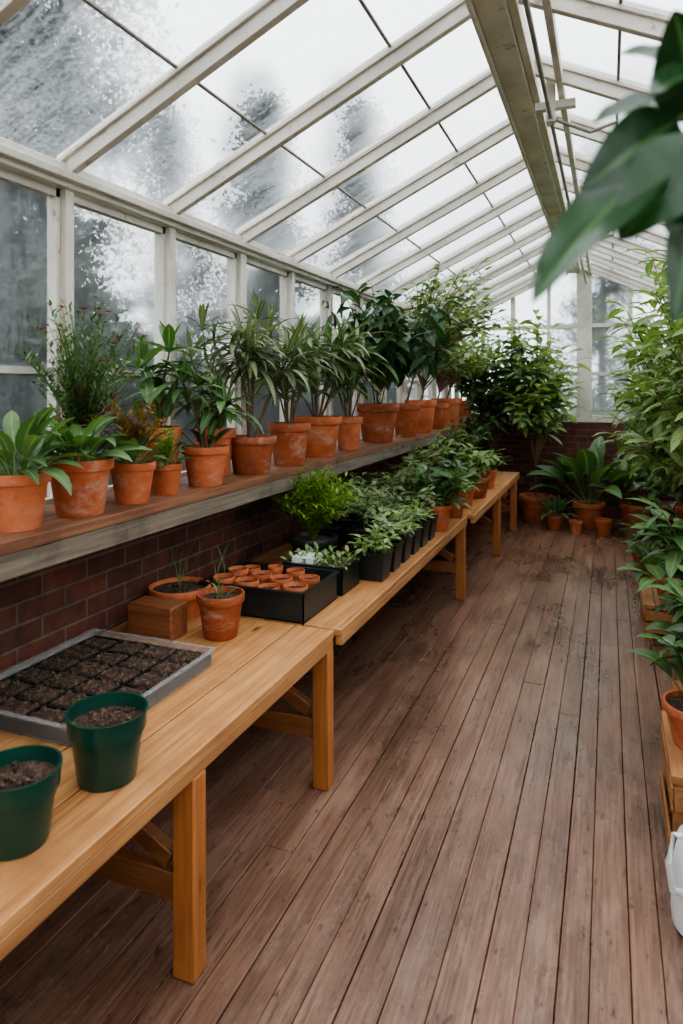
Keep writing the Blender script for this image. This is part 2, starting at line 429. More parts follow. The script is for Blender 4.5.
def gable(y, s, names):
    mb = MB(); zb = 1.18
    posts = [(XL + .03, .06), (-1.48, .04), (-1.11, .05), (-.68, .04), (-.27, .17), (.24, .05), (.66, .04), (XRE, .06)]
    for px, w in posts:
        zt = roofz(px) - .05
        mb.box(px - w / 2, px + w / 2, y + min(0, s * .09), y + max(0, s * .09), zb, zt, M['paint'])
    yy0, yy1 = sorted((y + s * .02, y + s * .07))
    for z in (zb + .02, 1.72, 2.30):
        mb.box(XL, XRE + .03, yy0, yy1, z - .022, z + .022, M['paint'])
    ym = y + s * .045
    mb.add([(XL, ym, zb), (XRE + .03, ym, zb), (XRE + .03, ym, ZE), (XC, ym, ZR), (XL, ym, ZE)], [(0, 1, 2, 3, 4)], M['glass_wall'])
    mb.build(names)
gable(YB, 1, 'window_%d' % wn); gable(YF, -1, 'window_%d' % (wn + 1))

# ------------------------------------------------------------------ benches & shelf
def bench(name, y0, y1, legs, xf=-1.0, xb=-1.835, z=0.6):
    mb = MB(); nb = 5; w = (xf - xb) / nb
    for i in range(nb):
        mb.box(xb + i * w + .0025, xb + (i + 1) * w - .0025, y0 + R.uniform(0, .006), y1 - R.uniform(0, .006), z - .030, z - R.uniform(0, .0015), M['pine_y'])
    mb.box(xf - .034, xf - .003, y0 + .01, y1 - .01, z - .068, z - .0305, M['pine_y'])
    mb.box(xb + .01, xb + .04, y0 + .01, y1 - .01, z - .068, z - .0305, M['pine_y'])
    for ly in legs:
        mb.box(xf - .068, xf - .002, ly - .030, ly + .030, 0.0, z - .0685, M['pine_z'])
        mb.box(xb + .042, xb + .106, ly - .030, ly + .030, 0.0, z - .031, M['pine_z'])
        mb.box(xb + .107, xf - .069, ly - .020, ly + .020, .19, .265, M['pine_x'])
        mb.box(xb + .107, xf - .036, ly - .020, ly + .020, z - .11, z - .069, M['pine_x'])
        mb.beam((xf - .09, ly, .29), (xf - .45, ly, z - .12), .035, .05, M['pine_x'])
    mb.build(name, bevel=0.004)
bench('potting_bench', -1.0, 2.49, (-.8, .42, 1.54, 2.45))
bench('potting_bench', 2.50, 5.10, (4.99,), xf=-.975)
bench('potting_bench', 5.11, 7.92, (6.42, 7.62), xf=-.93)

ZS = 1.138
mb = MB()
segs = [(-1.2, 1.1), (1.1, 3.75), (3.75, 6.3), (6.3, 8.6)]
for a, b in segs:
    for (xa, xb2) in ((-1.845, -1.68), (-1.677, -1.50)):
        mb.box(xa, xb2, a + .003, b - .003, ZS - .035, ZS, M['shelf_y'])
mb.box(-1.53, -1.503, -1.2, 8.6, ZS - .105, ZS - .036, M['grey_y'])
for y in [-.9 + 1.25 * k for k in range(8)]:
    mb.box(-1.845, -1.536, y - .02, y + .02, ZS - .10, ZS - .036, M['shelf_y'])
mb.box(-1.845, -1.80, -1.2, 8.6, ZS - .15, ZS - .1005, M['shelf_y'])
mb.build('plant_shelf', bevel=0.003)

# ------------------------------------------------------------------ pots & plants
def pot(mb, x, y, z, r, h, mat, fill=True, n=30, rimh=0.2):
    mb.lathe(x, y, z, [(0.0, 0.0), (r * .68, 0), (r * .70, .004), (r * .90, h * (1 - rimh)), (r * .985, h * (1 - rimh) + .002), (r, h * (1 - rimh) + .006), (r, h - .004), (r * .985, h), (r * .91, h), (r * .90, h - .004), (r * .86, h * .82)], mat, n)
    mb.disc(x, y, z + h * .87, r * .875, M['soil'], n)
    return Vector((x, y, z + h * .87))
def rnd(a, b): return R.uniform(a, b)
def dirv(az, el): return Vector((math.cos(az) * math.cos(el), math.sin(az) * math.cos(el), math.sin(el)))

def rosette(mb, b, n, ln, w, mat, shape='lance', el=(0.3, 1.35), droop=1.2, pet=0.3, seg=6, spread=.02, fold=.3):
    for i in range(n):
        az = i * 2.4 + rnd(-.3, .3); e = el[1] - (el[1] - el[0]) * ((i + .5) / n)
        l = ln * rnd(.75, 1.1); d = dirv(az, e); o = Vector((math.cos(az) * spread, math.sin(az) * spread, 0))
        p = b + o; q = p + d * (l * pet)
        if pet > 0.02: mb.tube([p, q], .003, .002, M['stem'], 4)
        mb.leaf(q, d, l, w * rnd(.8, 1.1), mat, droop * rnd(.6, 1.2), fold, seg, shape, roll=rnd(-.4, .4))
def whorls(mb, b, H, ns, ln, w, mat, lean=.35, per=9, levels=2, droop=.9, away=(0, 0), lvstep=.28):
    for i in range(ns):
        az = i * 2.4 + rnd(-.5, .5); le = lean * rnd(.3, 1.1); h = H * rnd(.5, 1.0)
        top = b + Vector((math.cos(az) * le * h + away[0] * h, math.sin(az) * le * h + away[1] * h, h))
        mid = b + (top - b) * .5 + Vector((math.cos(az), math.sin(az), 0)) * (-.04 * h)
        b2 = b + Vector((math.cos(az) * .015, math.sin(az) * .015, 0))
        mb.tube([b2, mid, top], .006, .004, M['bark'], 5)
        for lv in range(levels):
            p = top.lerp(mid, lvstep * lv)
            for k in range(per):
                a2 = k * 6.28 / per + rnd(-.25, .25) + lv * .4
                mb.leaf(p, dirv(a2, rnd(.0, .9) if lv == 0 else rnd(-.3, .4)), ln * rnd(.65, 1.15), w * rnd(.8, 1.1), mat, droop * rnd(.5, 1.4), .25, 5, 'lance')
        for k in range(3): mb.leaf(top, dirv(rnd(0, 6.28), rnd(1.0, 1.4)), ln * .7, w * .7, mat, .3, .3, 4)
def shrub(mb, b, H, spread, nb, nl, ln, w, mat, shape='ovate', trunk=.25, droop=.7, stemmat=None, r=.007, bias=(0, 0), ell=(-.5, .6), low=.25):
    stemmat = stemmat or M['bark']
    tt = b + Vector((bias[0] * .3, bias[1] * .3, H * trunk))
    mb.tube([b, b + (tt - b) * .5 + Vector((rnd(-.01, .01), rnd(-.01, .01), 0)), tt], r * 1.6, r * 1.2, stemmat, 7)
    for i in range(nb):
        az = i * 2.4 + rnd(-.4, .4); rr = spread * math.sqrt(rnd(.05, 1)); hh = H * (trunk + (1 - trunk) * rnd(low, 1.0) * (1 - .35 * (rr / spread) ** 2))
        e = b + Vector((math.cos(az) * rr + bias[0], math.sin(az) * rr + bias[1], hh))
        s = b + (tt - b) * rnd(.5, 1.0)
        c = s.lerp(e, .5) + Vector((0, 0, H * .06))
        pts = [s, s.lerp(c, .5) + Vector((0, 0, .01)), c, c.lerp(e, .5) + Vector((0, 0, .015)), e]
        mb.tube(pts, r, r * .35, stemmat, 5)
        for k in range(nl):
            t = .35 + .65 * (k + .5) / nl; f = t * (len(pts) - 1); j = min(int(f), len(pts) - 2)
            p = pts[j].lerp(pts[j + 1], f - j)
            a2 = k * 2.4 + rnd(-.5, .5)
            mb.leaf(p, dirv(a2, rnd(*ell)), ln * rnd(.65, 1.1), w * rnd(.75, 1.1), mat, droop * rnd(.4, 1.3), .22, 4, shape, roll=rnd(-.5, .5))
        mb.leaf(e, dirv(az, .5), ln, w, mat, droop, .22, 4, shape)
def feathery(mb, b, H, spread, ns, mat, flowers=None, nl=22, ls=1.0):
    for i in range(ns):
        az = rnd(0, 6.28); rr = spread * math.sqrt(rnd(.02, 1)); h = H * rnd(.55, 1) * (1 - .3 * (rr / spread) ** 2)
        e = b + Vector((math.cos(az) * rr, math.sin(az) * rr, h)); c = b.lerp(e, .5) + Vector((-math.cos(az) * rr * .2, -math.sin(az) * rr * .2, h * .08))
        pts = [b, b.lerp(c, .5), c, c.lerp(e, .5), e]
        mb.tube([pts[0], pts[2], pts[4]], .0025, .001, M['stem'], 4)
        for k in range(nl):
            t = .25 + .75 * k / nl; f = t * 4; j = min(int(f), 3); p = pts[j].lerp(pts[j + 1], f - j)
            mb.leaf(p, dirv(rnd(0, 6.28), rnd(-.1, .9)), ls * rnd(.025, .05), ls * rnd(.007, .013), mat, .3, .1, 2)
        if flowers and R.random() < .3:
            for k in range(6): mb.leaf(e, dirv(k * 1.05, .5), .018, .013, flowers, .2, .1, 2, 'ovate')

def potted(name, x, y, z, r, h, fn, mat='terra', rimh=.2):
    mb = MB(); b = pot(mb, x, y, z + .0005, r, h, M[mat], rimh=rimh); fn(mb, b); mb.clamp(); return mb.build(name)

# --- upper shelf
S = ZS
potted('potted_broadleaf_plant', -1.62, 1.52, S, .096, .165, lambda m, b: (rosette(m, b, 22, .17, .05, L['mid'], 'ovate', droop=1.6, pet=.4), rosette(m, b, 10, .18, .045, L['mid'], 'lance', droop=1.2, pet=.5), rosette(m, b, 7, .17, .045, L['mid'], 'lance', droop=1.0, pet=.7, el=(.8, 1.3))))
potted('potted_broadleaf_plant', -1.61, 1.77, S, .106, .18, lambda m, b: (rosette(m, b, 26, .17, .055, L['mid'], 'ovate', droop=1.6, pet=.35), rosette(m, b, 10, .17, .045, L['mid'], 'lance', droop=1.2)))
potted('potted_flowering_shrub', -1.765, 1.955, S, .068, .16, lambda m, b: (feathery(m, b, .64, .28, 110, L['mid'], M['redflower'], 26), feathery(m, b, .34, .18, 30, L['red'])))
potted('potted_seedling_plant', -1.60, 2.02, S, .083, .145, lambda m, b: (rosette(m, b, 16, .15, .035, L['mid'], droop=1.0), feathery(m, b, .28, .13, 26, L['red'], M['redflower'], 14, 1.4)))
potted('potted_herb', -1.60, 2.22, S, .066, .12, lambda m, b: (rosette(m, b, 12, .11, .03, L['mid']), feathery(m, b, .18, .08, 14, L['bright'], None, 14)))
potted('potted_rubber_plant', -1.742, 2.37, S, .095, .25, lambda m, b: (whorls(m, b, .36, 3, .20, .058, L['mid'], .4, 6, 2, .6), rosette(m, b, 5, .2, .06, L['mid'], 'ovate', el=(.7, 1.4), droop=.5)))
potted('potted_lance_leaf_plant', -1.60, 2.50, S, .100, .165, lambda m, b: (whorls(m, b, .30, 4, .20, .045, L['mid'], .6, 7, 2, 1.2), rosette(m, b, 8, .17, .04, L['dark'])))
potted('potted_oleander', -1.742, 2.80, S, .10, .22, lambda m, b: whorls(m, b, .52, 5, .22, .030, L['olive'], .45, 8, 2, .9))
potted('potted_oleander', -1.61, 2.92, S, .122, .18, lambda m, b: whorls(m, b, .62, 7, .26, .031, L['olive'], .6, 9, 2, 1.1))
potted('potted_oleander', -1.60, 3.32, S, .115, .225, lambda m, b: (whorls(m, b, .56, 6, .27, .033, L['olive'], .55, 9, 2, 1.2), whorls(m, b, .3, 4, .18, .03, L['mid'], .7, 7, 1, 1.0)))
potted('potted_oleander', -1.645, 3.80, S, .152, .24, lambda m, b: (whorls(m, b, .55, 7, .28, .038, L['olive'], .6, 10, 2, 1.2), whorls(m, b, .34, 5, .2, .034, L['mid'], .7, 8, 1, 1.0)))
potted('potted_oleander', -1.62, 4.27, S, .095, .22, lambda m, b: whorls(m, b, .50, 8, .25, .045, L['mid'], .6, 8, 2, 1.1))
potted('potted_schefflera_tree', -1.655, 5.00, S, .165, .29, lambda m, b: (shrub(m, b, 1.04, .50, 36, 13, .21, .08, L['dark'], 'ovate', .2, 1.4, bias=(.14, -.3), ell=(-.9, .2)), whorls(m, b, .62, 6, .22, .06, L['mid'], .4, 8, 2, 1.1)))
potted('potted_variegated_tree', -1.62, 5.66, S, .125, .28, lambda m, b: shrub(m, b, 1.30, .46, 80, 14, .085, .042, L['varieg'], 'ovate', .35, .5, bias=(.42, -.05)))
potted('potted_leafy_plant', -1.62, 6.15, S, .15, .30, lambda m, b: shrub(m, b, .9, .36, 26, 11, .12, .05, L['varieg'], bias=(.15, 0)))
potted('potted_leafy_plant', -1.62, 6.75, S, .14, .26, lambda m, b: shrub(m, b, 1.0, .38, 30, 11, .12, .05, L['lime'], bias=(.2, 0)))
potted('potted_leafy_plant', -1.64, 7.35, S, .17, .30, lambda m, b: shrub(m, b, .95, .4, 30, 11, .14, .05, L['lime'], bias=(.2, 0)))
potted('potted_leafy_plant', -1.62, 8.05, S, .14, .26, lambda m, b: shrub(m, b, .8, .36, 22, 10, .14, .06, L['mid']))

# --- bench items
ZB = 0.6
def greenpot(x, y, r, h):
    mb = MB()
    mb.lathe(x, y, ZB + .0005, [(0, 0), (r * .70, 0), (r * .73, .006), (r * .88, h * .70), (r * .965, h * .72), (r * .97, h * .74), (r * .985, h * .955), (r * 1.02, h * .965), (r * 1.02, h), (r * .96, h), (r * .93, h * .8), (r * .88, h * .6)], M['green_plastic'], 40)
    mb.disc(x, y, ZB + h * .80, r * .925, M['soil'], 40, .008)
    for k in range(40):
        a = rnd(0, 6.28); rr = rnd(0, r * .8); s = rnd(.002, .005); px, py, pz = x + rr * math.cos(a), y + rr * math.sin(a), ZB + h * .8 + .004
        mb.box(px - s, px + s, py - s, py + s, pz - s, pz + s, M['soil'])
    mb.build('green_plastic_pot')
greenpot(-1.14, 1.345, .095, .165); greenpot(-1.155, 1.085, .088, .155); greenpot(-1.45, 1.18, .09, .16)

mb = MB(); x0, x1, y0, y1 = -1.77, -1.265, 1.42, 2.02; t = .003
zb_, zt_ = ZB + .001, ZB + .056
mb.box(x0, x1, y0, y1, zb_, zb_ + .003, M['clear'])
for (a, b, c, d) in ((x0, x0 + t, y0, y1), (x1 - t, x1, y0, y1), (x0, x1, y0, y0 + t), (x0, x1, y1 - t, y1)):
    mb.box(a, b, c, d, zb_, zt_, M['clear'])
for (a, b, c, d) in ((x0 - .014, x0, y0 - .014, y1 + .014), (x1, x1 + .014, y0 - .014, y1 + .014), (x0, x1, y0 - .014, y0), (x0, x1, y1, y1 + .014)):
    mb.box(a, b, c, d, zt_ - .003, zt_, M['clear'])
nx, ny = 4, 6
for i in range(nx):
    for j in range(ny):
        cw = (x1 - x0 - .01) / nx; cl = (y1 - y0 - .01) / ny
        a = x0 + .005 + i * cw; c = y0 + .005 + j * cl
        zt2 = zb_ + .038 + rnd(-.003, .003)
        n = 12; vs = []; fs = []
        for p in range(n):
            for q in range(n):
                edge = p in (0, n - 1) or q in (0, n - 1)
                vs.append((a + .004 + (cw - .008) * p / (n - 1), c + .004 + (cl - .008) * q / (n - 1), zt2 + (rnd(-.004, .006) if not edge else -.012)))
        for p in range(n - 1):
            for q in range(n - 1):
                k = p * n + q; fs.append((k, k + n, k + n + 1, k + 1))
        mb.add(vs, fs, M['soil'])
        if R.random() < .3:
            rosette(mb, Vector((a + cw * rnd(.3, .7), c + cl * rnd(.3, .7), zt2)), 3, .014, .007, L['mid'], 'ovate', el=(.4, 1.0), pet=.5, seg=3, spread=.001)
for i in range(nx + 1):
    a = x0 + .005 + i * (x1 - x0 - .01) / nx; mb.box(a - .0028, a + .0028, y0 + .004, y1 - .004, zb_ + .003, zb_ + .037, M['black'])
for j in range(ny + 1):
    c = y0 + .005 + j * (y1 - y0 - .01) / ny; mb.box(x0 + .004, x1 - .004, c - .0028, c + .0028, zb_ + .003, zb_ + .0365, M['black'])
mb.build('seed_tray')

mb = MB(); mb.box(-1.72, -1.52, 2.14, 2.25, ZB + .0005, ZB + .125, M['block']); mb.build('wooden_block', bevel=.006)
def twig(m, b):
    rosette(m, b, 4, .06, .012, L['mid'], el=(.6, 1.2))
    for k in range(3): m.tube([b, b + Vector((rnd(-.03, .03), rnd(-.03, .03), .12)), b + Vector((rnd(-.06, .06), rnd(-.06, .06), .2))], .002, .001, M['stem'], 4)
potted('potted_seedling', -1.385, 2.27, ZB, .092, .165, twig)
potted('terracotta_bowl', -1.68, 2.43, ZB, .13, .12, twig, rimh=.3)

def tray(name, x0, x1, y0, y1, h, inner, labels=False):
    mb = MB(); t = .005; z0 = ZB + .001; z1 = ZB + h
    mb.box(x0, x1, y0, y1, z0, z0 + .004, M['black'])
    for (a, b, c, d) in ((x0, x0 + t, y0, y1), (x1 - t, x1, y0, y1), (x0, x1, y0, y0 + t), (x0, x1, y1 - t, y1)):
        mb.box(a, b, c, d, z0, z1, M['black'])
    for (a, b, c, d) in ((x0 - .01, x0, y0 - .01, y1 + .01), (x1, x1 + .01, y0 - .01, y1 + .01), (x0, x1, y0 - .01, y0), (x0, x1, y1, y1 + .01)):
        mb.box(a, b, c, d, z1 - .008, z1, M['black'])
    inner(mb, x0, x1, y0, y1, z0 + .005, z1)
    mb.build(name)
def redpots(mb, x0, x1, y0, y1, z0, z1):
    for (u, v, r) in ((.14, .2, .052), (.13, .56, .05), (.15, .86, .045), (.37, .22, .056), (.36, .62, .05), (.40, .88, .038), (.60, .18, .05), (.60, .52, .054), (.62, .86, .046), (.84, .24, .056), (.83, .66, .05)):
        pot(mb, x0 + u * (x1 - x0), y0 + v * (y1 - y0), z0, r * .93, z1 - z0 + rnd(-.012, .018), M['terra'], n=20)
tray('black_seedling_tray', -1.62, -1.14, 2.50, 2.86, .125, redpots)
def cells(mb, x0, x1, y0, y1, z0, z1):
    nx, ny = 4, 3
    mb.box(x0 + .006, x1 - .006, y0 + .006, y1 - .006, z0, z1 - .012, M['soil'])
    mb.box(x0 + .02, x0 + .13, y0 + .03, y0 + .15, z1 - .011, z1 + .02, M['white_plastic'])
    for i in range(nx):
        for j in range(ny):
            cx = x0 + (i + .5) * (x1 - x0) / nx; cy = y0 + (j + .5) * (y1 - y0) / ny
            rosette(mb, Vector((cx, cy, z1 - .012)), 6, .05, .022, L['lime'], 'ovate', pet=.6, seg=3)
tray('black_seedling_tray', -1.42, -1.13, 2.90, 3.13, .13, cells)
def sqpot(name, x, y, s, h, fn):
    mb = MB(); z = ZB + .0005
    pr = [(0, 0), (s * .78, 0), (s * .98, h * .88), (s * 1.04, h * .88), (s * 1.04, h), (s * .95, h), (s * .93, h * .85)]
    vs = []; fs = []
    for r, hh in pr:
        for sx, sy in ((-1, -1), (1, -1), (1, 1), (-1, 1)): vs.append((x + sx * r, y + sy * r, z + hh))
    for k in range(len(pr) - 1):
        for i in range(4):
            j = (i + 1) % 4; fs.append((k * 4 + i, k * 4 + j, (k + 1) * 4 + j, (k + 1) * 4 + i))
    mb.add(vs, fs, M['black'])
    mb.add([(x - s * .93, y - s * .93, z + h * .86), (x + s * .93, y - s * .93, z + h * .86), (x + s * .93, y + s * .93, z + h * .86), (x - s * .93, y + s * .93, z + h * .86)], [(0, 1, 2, 3)], M['soil'])
    fn(mb, Vector((x, y, z + h * .86))); mb.clamp(); mb.build(name)
potted('potted_bright_fern', -1.45, 3.30, ZB, .13, .17, lambda m, b: (feathery(m, b, .42, .27, 170, L['bright'], None, 24, 1.2), shrub(m, b, .36, .22, 20, 9, .05, .03, L['bright'], r=.003, stemmat=M['stem'])), 'black')
sq = lambda mat, H: (lambda m, b: (shrub(m, b, H, .10, 13, 9, .058, .026, L[mat], r=.003, trunk=.1, stemmat=M['stem'])))
for k in range(6):
    sqpot('potted_seedling_cluster', -1.09, 3.24 + k * .195, .075, .14, sq('varieg' if k % 2 else 'lime', rnd(.13, .22)))
for k in range(4):
    sqpot('potted_seedling_cluster', -1.30, 3.68 + k * .22, .08, .15, sq('varieg', rnd(.24, .34)))
for k in range(4):
    sqpot('potted_seedling_cluster', -1.52, 3.68 + k * .24, .085, .15, sq('mid' if k % 2 else 'varieg', rnd(.26, .36)))
for (x, y, r, h, H, sp, mt, ll) in ((-1.07, 4.50, .10, .17, .42, .22, 'mid', .20), (-1.35, 4.62, .09, .15, .34, .2, 'lime', .13),
        (-1.06, 4.98, .085, .15, .2, .15, 'lime', .1), (-1.38, 5.05, .11, .17, .45, .25, 'olive', .16), (-1.08, 5.42, .10, .16, .22, .17, 'mid', .1),
        (-1.40, 5.6, .11, .18, .50, .26, 'lime', .16), (-1.08, 5.95, .13, .18, .34, .2, 'lime', .12), (-1.40, 6.2, .11, .18, .5, .26, 'mid', .14),
        (-1.08, 6.55, .10, .18, .2, .18, 'mid', .1), (-1.38, 6.8, .12, .2, .55, .28, 'mid', .15), (-1.35, 7.5, .14, .24, .7, .3, 'dark', .17)):
    if ll > .12: fn = lambda m, b, H=H, sp=sp, mt=mt, ll=ll: (rosette(m, b, 22, ll, ll * .3, L[mt], 'lance', droop=1.2), shrub(m, b, H, sp, 9, 8, ll * .8, ll * .3, L[mt], trunk=.2, r=.005))
    else: fn = lambda m, b, H=H, sp=sp, mt=mt, ll=ll: shrub(m, b, H, sp, 12, 8, ll, ll * .4, L[mt], trunk=.15, r=.004)
    potted('potted_leafy_plant', x, y, ZB, r, h, fn)

# --- floor plants at the back
def fl(name, x, y, r, h, fn, z=0): return potted(name, x, y, z, r, h, fn)
fl('potted_tall_shrub', -1.30, 8.20, .20, .34, lambda m, b: shrub(m, b, 2.30, .46, 55, 13, .18, .075, L['mid'], 'ovate', .3, .8))
fl('potted_tall_shrub', -.78, 8.15, .19, .32, lambda m, b: shrub(m, b, 2.25, .44, 66, 14, .20, .08, L['lime'], 'lance', .3, .9))
fl('potted_big_leaf_plant', -.20, 8.05, .17, .28, lambda m, b: rosette(m, b, 28, .45, .20, L['mid'], 'ovate', pet=.9, droop=1.2, seg=7, el=(.4, 1.4)))
fl('potted_big_leaf_plant', .28, 8.15, .17, .28, lambda m, b: rosette(m, b, 20, .36, .15, L['mid'], 'ovate', pet=.9, droop=1.2, seg=7, el=(.5, 1.4)))
fl('potted_fern', -.55, 7.82, .10, .16, lambda m, b: rosette(m, b, 22, .22, .05, L['mid'], pet=.4))
fl('terracotta_pot', -.32, 7.66, .075, .14, lambda m, b: None)
fl('terracotta_pot', -.05, 7.70, .09, .17, lambda m, b: None)
fl('potted_tall_shrub', .66, 7.9, .20, .34, lambda m, b: shrub(m, b, 1.9, .4, 44, 14, .16, .055, L['mid'], 'lance', .3, .9))

# --- right-hand row
fl('potted_climber', .66, 6.7, .18, .34, lambda m, b: shrub(m, b, 2.0, .46, 66, 14, .17, .06, L['lime'], 'lance', .15, 1.1, bias=(-.12, 0)))
fl('potted_climber', .64, 5.6, .18, .34, lambda m, b: shrub(m, b, 2.05, .46, 74, 14, .19, .065, L['mid'], 'lance', .15, 1.1, bias=(-.12, 0)))
fl('potted_climber', .60, 4.6, .18, .34, lambda m, b: shrub(m, b, 2.25, .46, 96, 15, .20, .055, L['lime'], 'lance', .2, 1.2, bias=(-.11, 0)))
fl('potted_climber', .64, 3.75, .18, .34, lambda m, b: shrub(m, b, 2.25, .44, 86, 15, .19, .05, L['lime'], 'lance', .3, 1.2, bias=(-.09, 0)))
fl('potted_leafy_plant', .28, 6.2, .10, .18, lambda m, b: rosette(m, b, 18, .16, .06, L['mid'], 'ovate'))
fl('potted_leafy_plant', .32, 5.5, .11, .2, lambda m, b: rosette(m, b, 22, .22, .08, L['mid'], 'ovate'))
def crate(name, x0, x1, y0, y1, h):
    mb = MB()
    for k in range(4):
        w = (x1 - x0) / 4; mb.box(x0 + k * w + .002, x0 + (k + 1) * w - .002, y0, y1, h - .025, h, M['shelf2'])
    for (cx, cy) in ((x0 + .03, y0 + .03), (x1 - .03, y0 + .03), (x0 + .03, y1 - .03), (x1 - .03, y1 - .03)):
        mb.box(cx - .021, cx + .021, cy - .021, cy + .021, 0, h - .0255, M['shelf2'])
    for z in (.05, h - .11):
        mb.box(x0, x0 + .008, y0 + .0, y1 - .0, z, z + .075, M['shelf2']); mb.box(x1 - .008, x1, y0, y1, z, z + .075, M['shelf2'])
        mb.box(x0 + .01, x1 - .01, y0, y0 + .008, z, z + .075, M['shelf2']); mb.box(x0 + .01, x1 - .01, y1 - .008, y1, z, z + .075, M['shelf2'])
    mb.build(name, bevel=.002)
crate('wooden_crate', .18, .70, 2.34, 2.80, .35)
crate('wooden_crate', .20, .48, 4.58, 5.0, .22)
crate('wooden_crate', .27, .62, 3.05, 3.45, .22)
potted('potted_big_leaf_plant', .285, 2.57, .35, .115, .14, lambda m, b: (rosette(m, b, 12, .16, .075, L['mid'], 'ovate', droop=1.1, pet=.6, el=(.8, 1.4)), shrub(m, b, .46, .16, 12, 7, .13, .06, L['mid'], trunk=.3, bias=(.05, 0))))
potted('potted_big_leaf_plant', .42, 3.25, .22, .13, .18, lambda m, b: (rosette(m, b, 22, .22, .09, L['mid'], 'ovate', droop=1.3, pet=.6, el=(.5, 1.4)), shrub(m, b, .72, .24, 22, 8, .17, .07, L['mid'], trunk=.3, bias=(-.05, 0))))
potted('potted_leafy_plant', .37, 4.76, .22, .11, .16, lambda m, b: shrub(m, b, .6, .22, 18, 8, .14, .055, L['mid'], trunk=.2))

mb = MB(); jx, jy = .272, 2.195
mb.lathe(jx, jy, .0005, [(0, 0), (.085, 0), (.1, .012), (.104, .05), (.1, .2), (.085, .26), (.045, .30), (.04, .345), (.044, .347), (.044, .36), (.034, .36), (.032, .3)], M['white_plastic'], 32)
mb.tube([(jx - .045, jy - .04, .285), (jx - .10, jy - .08, .30), (jx - .115, jy - .09, .23), (jx - .105, jy - .085, .15), (jx - .075, jy - .06, .13)], .010, .010, M['white_plastic'], 8)
mb.build('white_plastic_jug')

# --- tall foreground plant by the camera
mb = MB(); b = pot(mb, .62, .62, .0005, .2, .36, M['terra'])
stem = [b, (.63, .64, .9), (.58, .66, 1.4), (.50, .70, 1.8), (.44, .74, 2.15)]
mb.tube(stem, .016, .008, M['bark'], 8)
mb.tube([(.52, .69, 1.70), (.36, .72, 1.84), (.2, .74, 1.86), (.075, .735, 1.80)], .009, .005, M['stem'], 8)
mb.tube([(.36, .72, 1.84), (.2, .70, 1.95), (.09, .78, 1.90)], .006, .004, M['stem'], 8)
mb.tube([(.36, .72, 1.84), (.2, .69, 1.78), (.07, .68, 1.73)], .006, .004, M['stem'], 8)
def big(a, t, w, droop=.3, up=(-.1, -.9, .4)):
    a = Vector(a); t = Vector(t); d = t - a; ln = d.length * 1.03
    ax = d.cross(Vector(up)).normalized(); d0 = Matrix.Rotation(droop / 2, 3, ax) @ d
    mb.tube([a - d0.normalized() * .03, a], .003, .003, M['stem'], 6)
    mb.leaf(a, d0, ln, w, L['fore'], droop, .2, 14, 'ovate', wave=.025, cols=3, up=up)
big((.057, .688, 1.766), (-.055, .581, 1.622), .074, .35, (-.3, -.75, .6))
big((.06, .707, 1.80), (-.022, .637, 1.725), .060, .4, (.8, -.5, .5))
big((.061, .732, 1.828), (-.012, .705, 1.807), .05, .3, (.1, -.6, .8))
big((.085, .72, 1.80), (.055, .667, 1.88), .070, -.3, (-.2, -.9, .2))
big((.067, .67, 1.715), (.050, .641, 1.606), .045, .3, (.5, -.8, .2))
big((.088, .782, 1.876), (.012, .758, 1.893), .05, .3, (.1, -.7, .7))
big((.085, .648, 1.76), (.01, .62, 1.675), .075, .4, (.1, -.8, .5))
big((.10, .70, 1.84), (.035, .64, 1.80), .06, .4, (.0, -.6, .8))
big((.10, .66, 1.76), (.045, .62, 1.68), .06, .3, (.3, -.9, .3))
for k in range(16):
    p = Vector(stem[3]).lerp(Vector(stem[4]), k / 16)
    mb.leaf(p, dirv(rnd(-1.2, 1.6), rnd(-.1, .6)), rnd(.16, .24), .1, L['fore'], .8, .22, 8, 'ovate', cols=2)
mb.clamp(); mb.build('potted_rubber_tree')

# ------------------------------------------------------------------ outside
mb = MB(); mb.add([(-60, -40, -.15), (60, -40, -.15), (60, 60, -.15), (-60, 60, -.15)], [(0, 1, 2, 3)], M['grass']); mb.build('garden_ground')
rg = np.random.default_rng(5)
def foliage(P, size, name, trunk=None):
    """one mesh of many small leaf blades at points P (+ woody parts from trunk MB)"""
    n = len(P)
    d = rg.normal(size=(n, 3)); d[:, 2] -= .2; d /= np.linalg.norm(d, axis=1)[:, None]
    u = rg.normal(size=(n, 3)); s = np.cross(d, u); s /= np.linalg.norm(s, axis=1)[:, None]
    ln = size * rg.uniform(.5, 1.3, (n, 1))
    V = np.stack([P, P + d * ln * .5 + s * ln * .28, P + d * ln, P + d * ln * .5 - s * ln * .28], 1).reshape(-1, 3)
    tv = np.array(trunk.v) if trunk else np.zeros((0, 3)); tf = trunk.f if trunk else []
    allv = np.concatenate([V, tv]); nl = 4 * n
    loops = np.arange(nl, dtype=np.int32); starts = list(range(0, nl, 4)); ex = []
    for f in tf: starts.append(nl + len(ex)); ex.extend(i + nl for i in f)
    me = bpy.data.meshes.new(name); me.vertices.add(len(allv)); me.vertices.foreach_set('co', allv.astype(np.float32).ravel())
    L_ = np.concatenate([loops, np.array(ex, dtype=np.int32)]); me.loops.add(len(L_)); me.loops.foreach_set('vertex_index', L_)
    me.polygons.add(len(starts)); me.polygons.foreach_set('loop_start', np.array(starts, dtype=np.int32))
    me.materials.append(L['tree']); me.materials.append(M['treebark'])
    me.polygons.foreach_set('material_index', np.array([0] * n + [1] * len(tf), dtype=np.int32))
    me.update(calc_edges=True); me.validate()
    ob = bpy.data.objects.new(name, me); scene.collection.objects.link(ob)
